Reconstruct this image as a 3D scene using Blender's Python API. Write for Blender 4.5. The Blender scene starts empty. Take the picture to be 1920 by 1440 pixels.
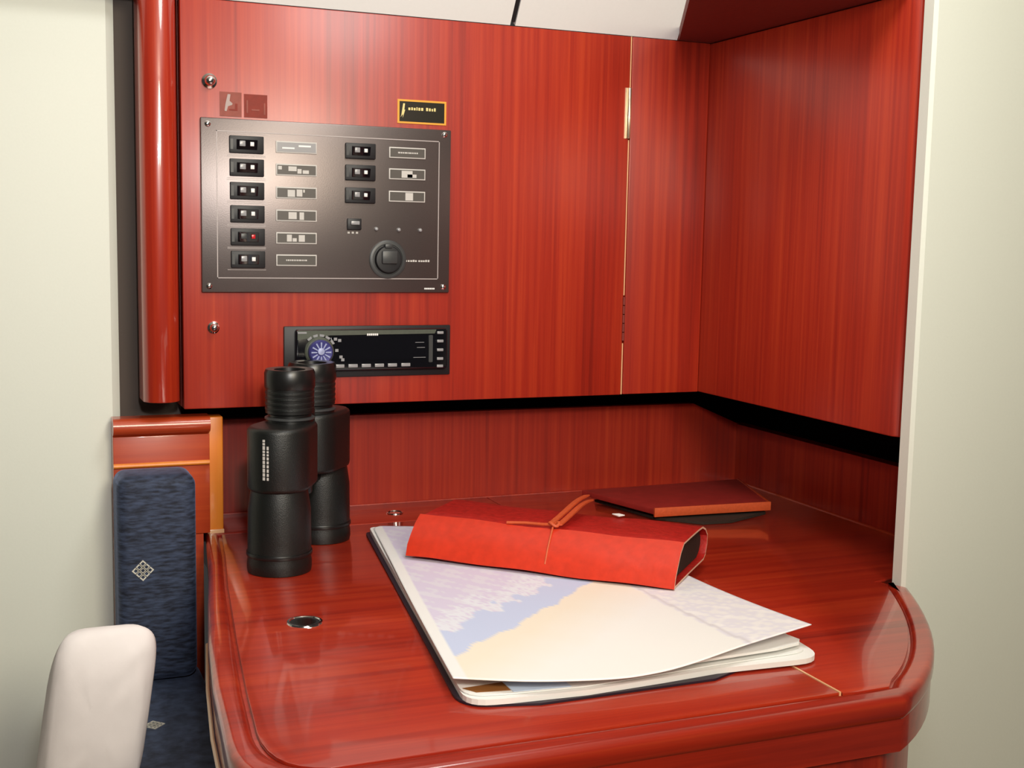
import bpy, bmesh, math, random
from mathutils import Vector, Matrix
random.seed(7)
C = bpy.context.scene.collection
scene = bpy.context.scene

# ------------------------------------------------------------------ camera, world, lights, exposure
cam_d = bpy.data.cameras.new('camera'); cam = bpy.data.objects.new('camera', cam_d); C.objects.link(cam)
cam_d.sensor_width = 36; cam_d.lens = 43.7235; cam_d.clip_start = 0.01
cam.matrix_world = Matrix(((0.924508, 0.026783, -0.380222, -0.77766),
                           (-0.380675, 0.115375, -0.917483, -1.29010),
                           (0.019295, 0.992961, 0.11686, 0.180225), (0, 0, 0, 1)))
scene.camera = cam
scene.view_settings.view_transform = 'Standard'
scene.view_settings.look = 'None'
scene.view_settings.gamma = 1
scene.view_settings.use_curve_mapping = False
scene.view_settings.exposure = 0.25
world = bpy.data.worlds.new('world'); scene.world = world; world.use_nodes = True
world.node_tree.nodes['Background'].inputs[0].default_value = (1.0, 0.97, 0.92, 1)
world.node_tree.nodes['Background'].inputs[1].default_value = 0.03

def lamp(name, kind, loc, energy, col=(1, 1, 1), size=0.1, target=None):
    d = bpy.data.lights.new(name, kind); o = bpy.data.objects.new(name, d); C.objects.link(o)
    o.location = loc; d.energy = energy; d.color = col
    if kind == 'AREA': d.shape = 'DISK'; d.size = size
    else: d.shadow_soft_size = size
    if target:
        o.rotation_euler = (Vector(target) - Vector(loc)).to_track_quat('-Z', 'Y').to_euler()
    return o
fl_ = lamp('camera_flash', 'SPOT', (-0.72, -1.25, 0.385), 20, (1, 0.98, 0.95), 0.03, (-0.42, 0, 0.24))
fl_.data.spot_size = math.radians(75); fl_.data.spot_blend = 1.0
lamp('added_overhead_light', 'AREA', (-0.35, -0.65, 0.78), 2.8, (1, 0.98, 0.94), 0.30, (-0.35, -0.35, 0.0))  # unseen soft light, added overhead to brighten the door top and table
lamp('added_highlight_light', 'AREA', (-0.44, -1.75, 0.60), 11.5, (1, 0.89, 0.70), 0.45, (-0.5, 0, 0.3))  # unseen area light, added to make the highlight on the cabinet door

# ------------------------------------------------------------------ materials
def nodes(name):
    m = bpy.data.materials.new(name); m.use_nodes = True
    nt = m.node_tree
    return m, nt, nt.nodes['Principled BSDF']
def setp(b, **k):
    for n, v in k.items():
        b.inputs[n.replace('_', ' ')].default_value = v
def plain(name, col, rough=0.5, metal=0.0, coat=0.0, bump=0.0, bscale=200.0, vary=0.0):
    m, nt, b = nodes(name)
    setp(b, Base_Color=(*col, 1), Roughness=rough, Metallic=metal, Coat_Weight=coat, Coat_Roughness=0.12)
    tc = nt.nodes.new('ShaderNodeTexCoord'); ns = nt.nodes.new('ShaderNodeTexNoise')
    ns.inputs['Scale'].default_value = bscale; ns.inputs['Detail'].default_value = 4
    nt.links.new(tc.outputs['Object'], ns.inputs['Vector'])
    if vary:
        mx = nt.nodes.new('ShaderNodeMix'); mx.data_type = 'RGBA'
        mx.inputs[6].default_value = (*[c * (1 - vary) for c in col], 1)
        mx.inputs[7].default_value = (*[min(1, c * (1 + vary)) for c in col], 1)
        nt.links.new(ns.outputs['Fac'], mx.inputs[0]); nt.links.new(mx.outputs[2], b.inputs['Base Color'])
    if bump:
        bp = nt.nodes.new('ShaderNodeBump'); bp.inputs['Strength'].default_value = bump; bp.inputs['Distance'].default_value = 0.001
        nt.links.new(ns.outputs['Fac'], bp.inputs['Height']); nt.links.new(bp.outputs['Normal'], b.inputs['Normal'])
    return m
def wood(name, scale, dark, mid, light, rough=0.42, coat=0.5, coat_rough=0.26, spec=0.5):
    m, nt, b = nodes(name)
    setp(b, Roughness=rough, Coat_Weight=coat, Coat_Roughness=coat_rough, Specular_IOR_Level=spec)
    tc = nt.nodes.new('ShaderNodeTexCoord'); mp = nt.nodes.new('ShaderNodeMapping')
    mp.inputs['Scale'].default_value = scale
    n1 = nt.nodes.new('ShaderNodeTexNoise'); n1.inputs['Scale'].default_value = 1.0; n1.inputs['Detail'].default_value = 6; n1.inputs['Roughness'].default_value = 0.65
    mp2 = nt.nodes.new('ShaderNodeMapping'); mp2.inputs['Scale'].default_value = tuple(s * 0.12 + 0.8 for s in scale)
    n2 = nt.nodes.new('ShaderNodeTexNoise'); n2.inputs['Scale'].default_value = 1.0; n2.inputs['Detail'].default_value = 2
    add = nt.nodes.new('ShaderNodeMath'); add.operation = 'MULTIPLY_ADD'; add.inputs[1].default_value = 0.62
    mul = nt.nodes.new('ShaderNodeMath'); mul.operation = 'MULTIPLY'; mul.inputs[1].default_value = 0.38
    cr = nt.nodes.new('ShaderNodeValToRGB'); e = cr.color_ramp.elements
    e[0].position = 0.30; e[0].color = (*dark, 1); e[1].position = 0.70; e[1].color = (*light, 1)
    k = e.new(0.48); k.color = (*mid, 1)
    L = nt.links.new
    L(tc.outputs['Object'], mp.inputs['Vector']); L(tc.outputs['Object'], mp2.inputs['Vector'])
    L(mp.outputs[0], n1.inputs['Vector']); L(mp2.outputs[0], n2.inputs['Vector'])
    L(n2.outputs['Fac'], mul.inputs[0]); L(n1.outputs['Fac'], add.inputs[0]); L(mul.outputs[0], add.inputs[2])
    L(add.outputs[0], cr.inputs['Fac']); L(cr.outputs['Color'], b.inputs['Base Color'])
    bp = nt.nodes.new('ShaderNodeBump'); bp.inputs['Strength'].default_value = 0.06; bp.inputs['Distance'].default_value = 0.0006
    L(n1.outputs['Fac'], bp.inputs['Height']); L(bp.outputs['Normal'], b.inputs['Normal'])
    return m
WD, WM, WL = (0.200, 0.0105, 0.0055), (0.36, 0.021, 0.0075), (0.50, 0.048, 0.0125)
M = {}
M['wood'] = wood('mahogany_vertical', (170, 170, 2.2), WD, WM, WL)
M['desk'] = wood('mahogany_table', (2.5, 120, 120), WD, WM, WL, rough=0.30, coat=0.7, coat_rough=0.07)
M['orange_wood'] = wood('lit_mahogany', (60, 60, 3), (0.70, 0.16, 0.012), (0.85, 0.24, 0.018), (0.92, 0.32, 0.030), coat=0.8)  # brightness of the lit post is put into the wood colour
M['rail_wood'] = wood('mahogany_rail', (3, 120, 120), (0.35, 0.03, 0.008), (0.46, 0.05, 0.01), (0.56, 0.08, 0.014), coat=0.8, coat_rough=0.1)
M['pillar'] = wood('mahogany_pillar', (170, 170, 2.0), WD, WM, WL, rough=0.3, coat=1.0, coat_rough=0.05)
M['dark_wood'] = plain('dark_recess_wood', (0.19, 0.022, 0.014), 0.6, vary=0.3)
M['gap_grey'] = plain('grey_brown_lining', (0.075, 0.055, 0.045), 0.7)
M['void'] = plain('black_shadow_and_hole', (0.004, 0.003, 0.004), 0.9)  # black for the painted shadow band and the finger holes
M['groove'] = plain('joint_shadow_wood', (0.06, 0.004, 0.003), 0.7)
M['edge_highlight'] = plain('pale_highlight_and_cap', (0.85, 0.50, 0.26), 0.35, coat=0.5)  # painted edge highlights; also colours the pale foot cap
M['cream'] = plain('cream_liner', (0.76, 0.79, 0.71), 0.6, bump=0.05, bscale=400, vary=0.02)
M['white'] = plain('white_headliner', (0.80, 0.82, 0.80), 0.6, bump=0.05, bscale=300, vary=0.02)
M['floor'] = plain('cabin_sole', (0.16, 0.07, 0.03), 0.5, vary=0.3, bscale=30)
M['chrome'] = plain('chrome', (0.85, 0.83, 0.82), 0.12, 1.0)
M['brass'] = plain('polished_hinge', (0.95, 0.78, 0.55), 0.25, 0.9)
M['panel'] = plain('panel_grey_metal', (0.165, 0.140, 0.135), 0.38, 0.85, bump=0.06, bscale=900, vary=0.12)
M['panel_line'] = plain('engraved_line', (0.45, 0.40, 0.39), 0.5)
M['black'] = plain('black_plastic', (0.008, 0.008, 0.010), 0.5)
M['black_gloss'] = plain('black_gloss', (0.004, 0.004, 0.006), 0.12, coat=0.3)
M['dark_grey'] = plain('dark_grey_plastic', (0.045, 0.047, 0.048), 0.4)
M['green_grey'] = plain('olive_grey_plastic', (0.075, 0.085, 0.065), 0.4, vary=0.2, bscale=300)
M['lens_grey'] = plain('grey_lens', (0.30, 0.30, 0.31), 0.25)
M['lens_white'] = plain('white_mark', (0.80, 0.80, 0.78), 0.4)
M['tag_grey'] = plain('legend_plate', (0.26, 0.24, 0.22), 0.4, vary=0.3, bscale=500)
M['tag_dark'] = plain('legend_dark', (0.075, 0.066, 0.058), 0.4)
M['letter'] = plain('pale_lettering', (0.55, 0.53, 0.50), 0.5)
M['letter_white'] = plain('white_lettering', (0.8, 0.8, 0.78), 0.5)
M['red_lens'] = plain('red_lens', (0.55, 0.015, 0.02), 0.25)
M['blue_dial'] = plain('blue_dial', (0.055, 0.055, 0.22), 0.3, 0.3)
M['pale_blue'] = plain('pale_blue_ring', (0.42, 0.46, 0.70), 0.3, 0.3)
M['yellow'] = plain('yellow_print', (0.80, 0.36, 0.035), 0.4)
M['pale_yellow'] = plain('pale_yellow_print', (0.75, 0.62, 0.25), 0.4)
M['sticker_black'] = plain('sticker_black', (0.012, 0.009, 0.004), 0.3)
M['sticker_red'] = plain('dull_red_film', (0.22, 0.022, 0.010), 0.7, vary=0.25, bscale=160)
M['sticker_mauve'] = plain('mauve_film', (0.28, 0.07, 0.05), 0.7, vary=0.25, bscale=160)
M['rubber'] = plain('black_rubber_armour', (0.0055, 0.0065, 0.006), 0.40, bump=0.25, bscale=1200)
M['rubber_smooth'] = plain('black_smooth_rubber', (0.0075, 0.0075, 0.0075), 0.33)
M['navy'] = None
M['paper'] = plain('white_paper', (0.88, 0.88, 0.86), 0.7)
M['backing'] = plain('dark_chart_wallet', (0.018, 0.010, 0.022), 0.5)
M['leather'] = plain('red_leather_mottled', (0.40, 0.014, 0.010), 0.40, bump=0.7, bscale=170, vary=0.45)
M['leather_flap'] = plain('red_leather_smooth', (0.60, 0.032, 0.009), 0.42, bump=0.25, bscale=120, vary=0.22)
M['leather_edge'] = plain('raw_leather_edge', (0.80, 0.50, 0.36), 0.7)
M['thong'] = plain('tan_leather_thong', (0.56, 0.085, 0.022), 0.5, bump=0.3, bscale=300, vary=0.2)
M['page_and_shadow'] = plain('dark_page_and_shadow', (0.020, 0.010, 0.005), 0.8, bump=0.4, bscale=300, vary=0.4)  # journal pages, and the painted shadow under the folder
M['tray_dark'] = plain('dark_maroon_leather', (0.27, 0.018, 0.014), 0.5, vary=0.3, bscale=80)
M['pillow'] = plain('white_pillow_cotton', (0.82, 0.77, 0.77), 0.85, bump=0.3, bscale=60, vary=0.05)
M['motif'] = plain('pale_embroidery', (0.66, 0.64, 0.56), 0.8)
def fabric():
    m, nt, b = nodes('navy_upholstery')
    setp(b, Roughness=0.75, Sheen_Weight=0.35, Sheen_Roughness=0.4)
    b.inputs['Sheen Tint'].default_value = (0.35, 0.45, 0.75, 1)
    tc = nt.nodes.new('ShaderNodeTexCoord'); mp = nt.nodes.new('ShaderNodeMapping'); mp.inputs['Scale'].default_value = (90, 90, 420)
    ns = nt.nodes.new('ShaderNodeTexNoise'); ns.inputs['Scale'].default_value = 1; ns.inputs['Detail'].default_value = 5
    cr = nt.nodes.new('ShaderNodeValToRGB'); e = cr.color_ramp.elements
    e[0].position = 0.35; e[0].color = (0.006, 0.009, 0.022, 1); e[1].position = 0.70; e[1].color = (0.045, 0.065, 0.125, 1)
    bp = nt.nodes.new('ShaderNodeBump'); bp.inputs['Strength'].default_value = 0.5; bp.inputs['Distance'].default_value = 0.001
    L = nt.links.new
    L(tc.outputs['Object'], mp.inputs['Vector']); L(mp.outputs[0], ns.inputs['Vector']); L(ns.outputs['Fac'], cr.inputs['Fac'])
    L(cr.outputs['Color'], b.inputs['Base Color']); L(ns.outputs['Fac'], bp.inputs['Height']); L(bp.outputs['Normal'], b.inputs['Normal'])
    return m
M['navy'] = fabric()
def attr_mat(name, rough=0.6):
    m, nt, b = nodes(name); setp(b, Roughness=rough)
    a = nt.nodes.new('ShaderNodeAttribute'); a.attribute_name = 'print'
    nt.links.new(a.outputs['Color'], b.inputs['Base Color'])
    return m
M['chart_print'] = attr_mat('printed_chart_paper')

# ------------------------------------------------------------------ mesh helpers
class MB:
    """collects solids in a bmesh"""
    def __init__(s): s.bm = bmesh.new()
    def box(s, x0, x1, y0, y1, z0, z1, bev=0, seg=2):
        g = bmesh.ops.create_cube(s.bm, size=1)['verts']
        for v in g:
            v.co = Vector(((x0 + x1) / 2 + v.co.x * (x1 - x0), (y0 + y1) / 2 + v.co.y * (y1 - y0), (z0 + z1) / 2 + v.co.z * (z1 - z0)))
        if bev:
            ed = list({e for v in g for e in v.link_edges})
            bmesh.ops.bevel(s.bm, geom=ed, offset=bev, segments=seg, affect='EDGES', profile=0.5)
        return s
    def prism(s, pts, z0, z1, bev=0, seg=2, axis='z'):
        """closed outline extruded along an axis: z -> (x,y), y -> (x,z), x -> (y,z)"""
        def P(p, h):
            return Vector((p[0], p[1], h)) if axis == 'z' else Vector((p[0], h, p[1])) if axis == 'y' else Vector((h, p[0], p[1]))
        a = [s.bm.verts.new(P(p, z0)) for p in pts]; b = [s.bm.verts.new(P(p, z1)) for p in pts]
        n = len(pts); fs = [s.bm.faces.new(a[::-1]), s.bm.faces.new(b)]
        for i in range(n): fs.append(s.bm.faces.new((a[i], a[(i + 1) % n], b[(i + 1) % n], b[i])))
        bmesh.ops.recalc_face_normals(s.bm, faces=fs)
        if bev:
            ed = list(fs[0].edges) + list(fs[1].edges)
            bmesh.ops.bevel(s.bm, geom=ed, offset=bev, segments=seg, affect='EDGES', profile=0.5)
        return s
    def lathe(s, prof, c=(0, 0, 0), n=40, axis='z', cap=True):
        """prof: list of (r, h) along the axis"""
        rings = []
        for r, h in prof:
            ring = []
            for i in range(n):
                a = 2 * math.pi * i / n; u, w = r * math.cos(a), r * math.sin(a)
                q = (u, w, h) if axis == 'z' else (u, h, w) if axis == 'y' else (h, u, w)
                ring.append(s.bm.verts.new(Vector(c) + Vector(q)))
            rings.append(ring)
        fs = []
        for a, b in zip(rings, rings[1:]):
            for i in range(n): fs.append(s.bm.faces.new((a[i], a[(i + 1) % n], b[(i + 1) % n], b[i])))
        if cap:
            fs.append(s.bm.faces.new(rings[0][::-1])); fs.append(s.bm.faces.new(rings[-1]))
        bmesh.ops.recalc_face_normals(s.bm, faces=fs)
        return s
    def strip(s, path, width, thick, wdirs):
        """flat strap following a path"""
        prev = None; fs = []
        for p, w in zip(path, wdirs):
            p = Vector(p); w = Vector(w).normalized() * width / 2; t = Vector((0, 0, thick / 2))
            q = [s.bm.verts.new(p + k) for k in (-w - t, w - t, w + t, -w + t)]
            if prev:
                for i in range(4): fs.append(s.bm.faces.new((prev[i], prev[(i + 1) % 4], q[(i + 1) % 4], q[i])))
            else: fs.append(s.bm.faces.new(q))
            prev = q
        fs.append(s.bm.faces.new(prev[::-1])); bmesh.ops.recalc_face_normals(s.bm, faces=fs)
        return s
    def tube(s, path, r, n=8):
        prev = None; fs = []
        P = [Vector(p) for p in path]
        for i, p in enumerate(P):
            d = (P[min(i + 1, len(P) - 1)] - P[max(i - 1, 0)]).normalized()
            a = d.orthogonal().normalized() if prev is None else (pa - d * pa.dot(d)).normalized()
            pa = a; b = d.cross(a)
            rr = r[i] if isinstance(r, (list, tuple)) else r
            q = [s.bm.verts.new(p + a * rr * math.cos(2 * math.pi * k / n) + b * rr * math.sin(2 * math.pi * k / n)) for k in range(n)]
            if prev:
                for k in range(n): fs.append(s.bm.faces.new((prev[k], prev[(k + 1) % n], q[(k + 1) % n], q[k])))
            else: fs.append(s.bm.faces.new(q))
            prev = q
        fs.append(s.bm.faces.new(prev[::-1])); bmesh.ops.recalc_face_normals(s.bm, faces=fs)
        return s
    def build(s, name, mat, parent=None, loc=None, smooth=35, local=False):
        """world coordinates unless local; loc moves the origin"""
        off = Vector(loc) if loc is not None else Vector((0, 0, 0))
        if parent is not None and not local: base = wloc(parent) + off if loc is not None else wloc(parent)
        else: base = off
        if not local:
            for v in s.bm.verts: v.co -= base
        me = bpy.data.meshes.new(name); s.bm.to_mesh(me); s.bm.free()
        if mat: me.materials.append(mat)
        if smooth:
            for p in me.polygons: p.use_smooth = True
            me.set_sharp_from_angle(angle=math.radians(smooth))
        o = bpy.data.objects.new(name, me); C.objects.link(o)
        if parent is not None: o.parent = parent
        o.location = off
        return o
def wloc(o):
    v = Vector((0, 0, 0))
    while o: v += o.location; o = o.parent
    return v
def tag(o, label=None, cat=None, group=None, kind=None):
    if label: o['label'] = label
    if cat: o['category'] = cat
    if group: o['group'] = group
    if kind: o['kind'] = kind
    return o
def thing(name, label, cat, loc, group=None, rz=0):
    o = bpy.data.objects.new(name, None); C.objects.link(o); o.location = loc; o.rotation_euler = (0, 0, rz)
    o.empty_display_size = 0.02
    return tag(o, label, cat, group)
def place(proto_tree, parent, loc):
    """copies a part with its sub-parts, sharing mesh data"""
    c = proto_tree.copy(); C.objects.link(c); c.parent = parent; c.location = loc
    for ch in proto_tree.children:
        d = ch.copy(); C.objects.link(d); d.parent = c
    return c
def arc(cx, cy, r, a0, a1, n=8):
    return [(cx + r * math.cos(math.radians(a0 + (a1 - a0) * i / n)), cy + r * math.sin(math.radians(a0 + (a1 - a0) * i / n))) for i in range(n + 1)]
def rrect(x0, x1, y0, y1, r, n=5):
    return arc(x1 - r, y1 - r, r, 0, 90, n) + arc(x0 + r, y1 - r, r, 90, 180, n) + arc(x0 + r, y0 + r, r, 180, 270, n) + arc(x1 - r, y0 + r, r, 270, 360, n)

ZT, ZD = 0.4097, -0.139
# ------------------------------------------------------------------ setting
tag(MB().box(-2.2, 1.0, -2.6, 0.35, -0.90, -0.85).build('floor', M['floor']), kind='structure')
tag(MB().prism([(-0.665, ZD - 0.03), (0.136, ZD - 0.03), (0.136, -0.062), (0.065, -0.032), (-0.665, -0.030)], 0.118, 0.130, axis='y').build('wall_back', M['wood']), kind='structure')  # top edge cut low to follow the shadow band
# dark void behind an added slot; black stands in for the overhang's shadow
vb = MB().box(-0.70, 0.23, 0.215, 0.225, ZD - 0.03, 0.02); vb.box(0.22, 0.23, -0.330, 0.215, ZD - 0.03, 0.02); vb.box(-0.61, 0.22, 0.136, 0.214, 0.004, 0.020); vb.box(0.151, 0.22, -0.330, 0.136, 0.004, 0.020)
tag(vb.build('shadow_slot_back', M['void']), kind='structure')
tag(MB().box(0.133, 0.150, -0.318, 0.130, ZD - 0.03, -0.062).build('wall_right', M['wood']), kind='structure')  # top cut low, leaving the slot that draws the shadow band
# wooden bulkhead overhanging the table on the right, ends towards the viewer
b = MB().prism([(0.0, 0.134), (0.0, -0.352), (0.004, -0.358), (0.012, -0.360), (0.150, -0.360), (0.150, 0.134)], 0.0, ZT, bev=0.002)
tag(b.build('wall_right_upper', M['wood']), kind='structure')
# sloping white headliner above the cabinet: two panels with a dark joint, and dark soffit boards
hl = bpy.data.objects.new('ceiling', None); C.objects.link(hl); hl.location = (-0.3, 0, ZT); tag(hl, kind='structure')
def slope_panel(x0, x1, t=0.012):
    m = MB(); L = 0.27
    pts = [(0.0, 0.0), (-L, 1.6 * L), (-L + 0.012, 1.6 * L + 0.008), (0.012, 0.008)]
    m.prism([(p[0] - 0.0, ZT + p[1] + 0.0005) for p in pts], x0, x1, axis='x')
    return m
slope_panel(-0.2475, -0.0452).build('headliner_panel', M['white'], hl, smooth=0)
slope_panel(-0.0448, 0.50).build('headliner_panel', M['dark_wood'], hl, smooth=0)
slope_panel(-0.95, -0.2535).build('headliner_panel', M['white'], hl, smooth=0)
slope_panel(-0.2535, -0.2475, ).build('joint_strip', M['black'], hl, smooth=0).location.z += 0.004
m = MB(); m.box(-2.2, 1.0, -2.6, -0.26, 0.845, 0.86)
m.build('deck_panel', M['white'], hl, smooth=0)
m = MB(); m.prism([(-0.0448, 0.012), (-0.0448, -0.004), (-0.1571, -0.2186), (-0.21, -0.33), (0.17, -0.36), (0.17, 0.012)], ZT + 0.0008, ZT + 0.014)
m.build('soffit_board', M['dark_wood'], hl, smooth=0)
# cream moulded liners on either side of the chart table
b = MB().prism([(-2.2, 0.035), (-0.672, 0.035), (-0.664, 0.043), (-0.664, 0.06), (-2.2, 0.06)], -0.85, 0.86)
tag(b.build('wall_left', M['cream']), kind='structure')
b = MB().prism([(0.004, -0.3615), (1.0, -0.3615), (1.0, -0.380), (0.004, -0.380), (0.001, -0.377), (0.001, -0.3645)], -0.85, 0.86)
tag(b.build('wall_front_right', M['cream']), kind='structure')
# dark gap left of the rounded pillar and behind the low rail
tag(MB().box(-0.70, -0.60, 0.060, 0.075, -0.2, 0.45).build('trim_1', M['gap_grey']), kind='structure')
# rounded pillar
b = MB()
pil = [(-0.6085, 0.016)] + [(-0.6270 + 0.0185 * math.cos(math.radians(a)), 0.004 - 0.019 * math.sin(math.radians(a))) for a in range(8, 173, 8)] + [(-0.6455, 0.03), (-0.6085, 0.03)]
b.prism(pil, 0.0085, 0.45, bev=0.001)
tag(b.build('trim_2', M['pillar']), kind='structure')

# ------------------------------------------------------------------ wall cabinet with its door
cab = thing('wall_cabinet', 'red mahogany wall cabinet with one wide flat door above the table', 'cabinet', (-0.30, 0.06, 0.0))
b = MB(); b.box(-0.6049, -0.0, 0.021, 0.117, 0.0, 0.012); b.box(-0.6049, 0.0, 0.021, 0.117, ZT - 0.012, ZT)
b.box(-0.6049, -0.593, 0.021, 0.117, 0.012, ZT - 0.012); b.box(-0.012, 0.0, 0.021, 0.117, 0.012, ZT - 0.012); b.box(-0.593, -0.012, 0.108, 0.117, 0.012, ZT - 0.012)
b.build('body', M['wood'], cab)
MB().box(-0.1022, -0.0005, 0.0, 0.0205, 0.0, ZT, bev=0.0008).build('stile', M['wood'], cab)
door = MB().box(-0.6049, -0.1046, 0.0, 0.0185, -0.0005, ZT, bev=0.0012).build('door', M['wood'], cab)
b = MB(); b.box(-0.1046, -0.1034, 0.0002, 0.018, 0.0, 0.0600); b.box(-0.1046, -0.1034, 0.0002, 0.018, 0.116, 0.294); b.box(-0.1046, -0.1034, 0.0002, 0.018, 0.353, ZT)
tag(b.build('edge_highlight', M['edge_highlight'], door), 'pale highlight on the door edge')  # highlight of the door edge, painted as pale strips
h = MB(); h.lathe([(0.0022, 0.2955), (0.0026, 0.2962), (0.0026, 0.3516), (0.0022, 0.3523)], (-0.1052, -0.0012, 0), 12); h.box(-0.1105, -0.1045, -0.0012, 0.0, 0.2955, 0.3523)
tag(h.build('hinge', M['brass'], door), 'bright metal hinge')
h = MB()
for k in range(5): h.lathe([(0.0014, 0), (0.0017, 0.0004), (0.0017, 0.0092), (0.0014, 0.0096)], (-0.1040, -0.0004, 0.0630 + k * 0.0104), 10)
tag(h.build('hinge', M['dark_wood'], door), 'dark knuckled hinge')
for x, z, s, mt in ((-0.5769, 0.3297, 1.0, 'chrome'), (-0.5749, 0.0831, 0.8, 'chrome')):
    MB().lathe([(0.0075 * s, 0), (0.0075 * s, -0.002), (0.0052 * s, -0.003), (0.0052 * s, -0.0075), (0.0040 * s, -0.0095), (0.0018 * s, -0.0105)], (x, 0, z), 24, axis='y').build('lock_button', M[mt], door)

# ------------------------------------------------------------------ stickers on the door
st = thing('warning_sticker', 'square mauve sticker with a pale pictogram, left one of the pair above the grey panel', 'sticker', (-0.5557, -0.0002, 0.308))
MB().box(-0.5667, -0.5449, -0.0006, -0.0001, 0.2960, 0.3202).build('film', M['sticker_mauve'], st)
b = MB(); b.prism([(-0.5610, 0.3085), (-0.5588, 0.3180), (-0.5560, 0.3180), (-0.5570, 0.3115), (-0.5540, 0.3090), (-0.5545, 0.3075), (-0.5585, 0.3060), (-0.5600, 0.3010), (-0.5620, 0.3015)], -0.0009, -0.0006, axis='y')
b.build('pictogram', plain('grey_print', (0.33, 0.24, 0.22), 0.4), st)
b = MB(); b.box(-0.5575, -0.5490, -0.0009, -0.0006, 0.3020, 0.3035); b.box(-0.5515, -0.5490, -0.0009, -0.0006, 0.3035, 0.3090)
b.build('pictogram', M['sticker_red'], st)
st = thing('warning_sticker', 'square dull red sticker, right one of the pair above the grey panel', 'sticker', (-0.5307, -0.0002, 0.308))
MB().box(-0.5424, -0.5189, -0.0006, -0.0001, 0.2960, 0.3192).build('film', M['sticker_red'], st)
b = MB(); b.box(-0.5400, -0.5385, -0.0009, -0.0006, 0.3005, 0.3130); b.box(-0.5225, -0.5210, -0.0009, -0.0006, 0.2995, 0.3110); b.box(-0.5350, -0.5270, -0.0009, -0.0006, 0.3030, 0.3045)
b.build('pictogram', M['sticker_mauve'], st)
st = thing('notice_plate', 'small black notice with a yellow border at the top right of the grey panel', 'sign', (-0.3536, -0.0004, 0.311))
b = MB().box(-0.3809, -0.3262, -0.0010, -0.0001, 0.2988, 0.3238); b.build('border', M['yellow'], st)
b = MB().box(-0.3787, -0.3284, -0.0013, -0.0010, 0.3008, 0.3218); b.build('plate', M['sticker_black'], st)
b = MB(); b.prism([(-0.3768, 0.3070), (-0.3748, 0.3195), (-0.3728, 0.3195), (-0.3735, 0.3130), (-0.3725, 0.3130), (-0.3752, 0.3045), (-0.3750, 0.3085), (-0.3776, 0.3050)], -0.0016, -0.0013, axis='y')
b.build('symbol', M['pale_yellow'], st)
b = MB(); x = -0.3690
for w in (0.0028, 0.0024, 0.0026, 0.0018, 0.0026, 0.0030, 0, 0.0028, 0.0026, 0.0022, 0.0026):
    if w == 0: x += 0.0022; continue
    hh = random.choice((0.0030, 0.0026, 0.0034)); b.box(x, x + w - 0.0006, -0.0016, -0.0013, 0.3128, 0.3128 + hh); x += w + 0.0004
tag(b.build('lettering', M['pale_yellow'], st), kind='stuff')

# ------------------------------------------------------------------ electrical switch panel
px0, px1, pz0, pz1 = -0.5866, -0.3214, 0.1191, 0.2938
sp = thing('switch_panel', 'grey metal electrical switch panel with two columns of black breakers', 'control panel', ((px0 + px1) / 2, 0, pz0))
b = MB().box(px0, px1, -0.0045, -0.0002, pz0, pz1, bev=0.0012); b.build('plate', M['panel'], sp)
F = -0.0045
b = MB(); lw = 0.0009; fx0, fx1, fz0, fz1 = -0.5712, -0.3345, 0.1335, 0.2815
b.box(fx0, fx1, F - 0.0003, F, fz0, fz0 + lw); b.box(fx0, fx1, F - 0.0003, F, fz1 - lw, fz1)
b.box(fx0, fx0 + lw, F - 0.0003, F, fz0, fz1); b.box(fx1 - lw, fx1, F - 0.0003, F, fz0, fz1)
b.build('border_line', M['panel_line'], sp)
def screw_at(x, z):
    b = MB().lathe([(0.0030, 0), (0.0030, -0.0006), (0.0018, -0.0016), (0.0004, -0.0018)], (0, 0, 0), 16, axis='y')
    return b
base = Vector(((px0 + px1) / 2, 0, pz0))
sc0 = screw_at(0, 0).build('screw', M['chrome'], sp, local=True); sc0.location = Vector((-0.5793, F, 0.1255)) - base
for x, z in ((-0.3285, 0.1252), (-0.3290, 0.2885), (-0.5795, 0.2875)): place(sc0, sp, Vector((x, F, z)) - base)
def breaker(w, h, lens='lens_white', left='lens_grey'):
    o = MB().box(-w / 2, w / 2, -0.0035, 0, -h / 2, h / 2, bev=0.0008).build('breaker', M['black'], sp, local=True)
    r = MB(); r.prism([(-0.0035, -h * 0.30), (-0.0035, h * 0.30), (-0.0075, h * 0.26), (-0.0045, -h * 0.28)], -w * 0.30, w * 0.30, bev=0.0003, axis='x'); r.build('rocker', M['black_gloss'], o, local=True)
    MB().box(-w * 0.23, -w * 0.06, -0.0078, -0.0046, -h * 0.12, h * 0.20, bev=0.0004).build('window', M[left], o, local=True)
    MB().box(w * 0.08, w * 0.19, -0.0080, -0.0046, -h * 0.10, h * 0.14, bev=0.0003).build('dot', M[lens], o, local=True)
    MB().box(-w * 0.48, -w * 0.40, -0.0040, -0.0035, -h * 0.3, h * 0.3).build('slot', M['dark_grey'], o, local=True)
    return o
zl = [0.2684, 0.2455, 0.2222, 0.1989, 0.1758, 0.1530]; xl = -0.5412
zr = [0.2672, 0.2448, 0.2213]; xr = -0.4225
bA = breaker(0.0345, 0.0172); bA.location = Vector((xl, F, zl[0])) - base
for i, z in enumerate(zl[1:], 1):
    if i == 4: continue
    place(bA, sp, Vector((xl + 0.0002 * i, F, z)) - base)
bR = breaker(0.0345, 0.0172, lens='red_lens', left='dark_grey'); bR.location = Vector((xl + 0.0008, F, zl[4])) - base; tag(bR, 'breaker with a red lamp')
bB = breaker(0.0325, 0.0160); bB.location = Vector((xr, F, zr[0])) - base
for z in zr[1:]: place(bB, sp, Vector((xr, F, z)) - base)
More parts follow.
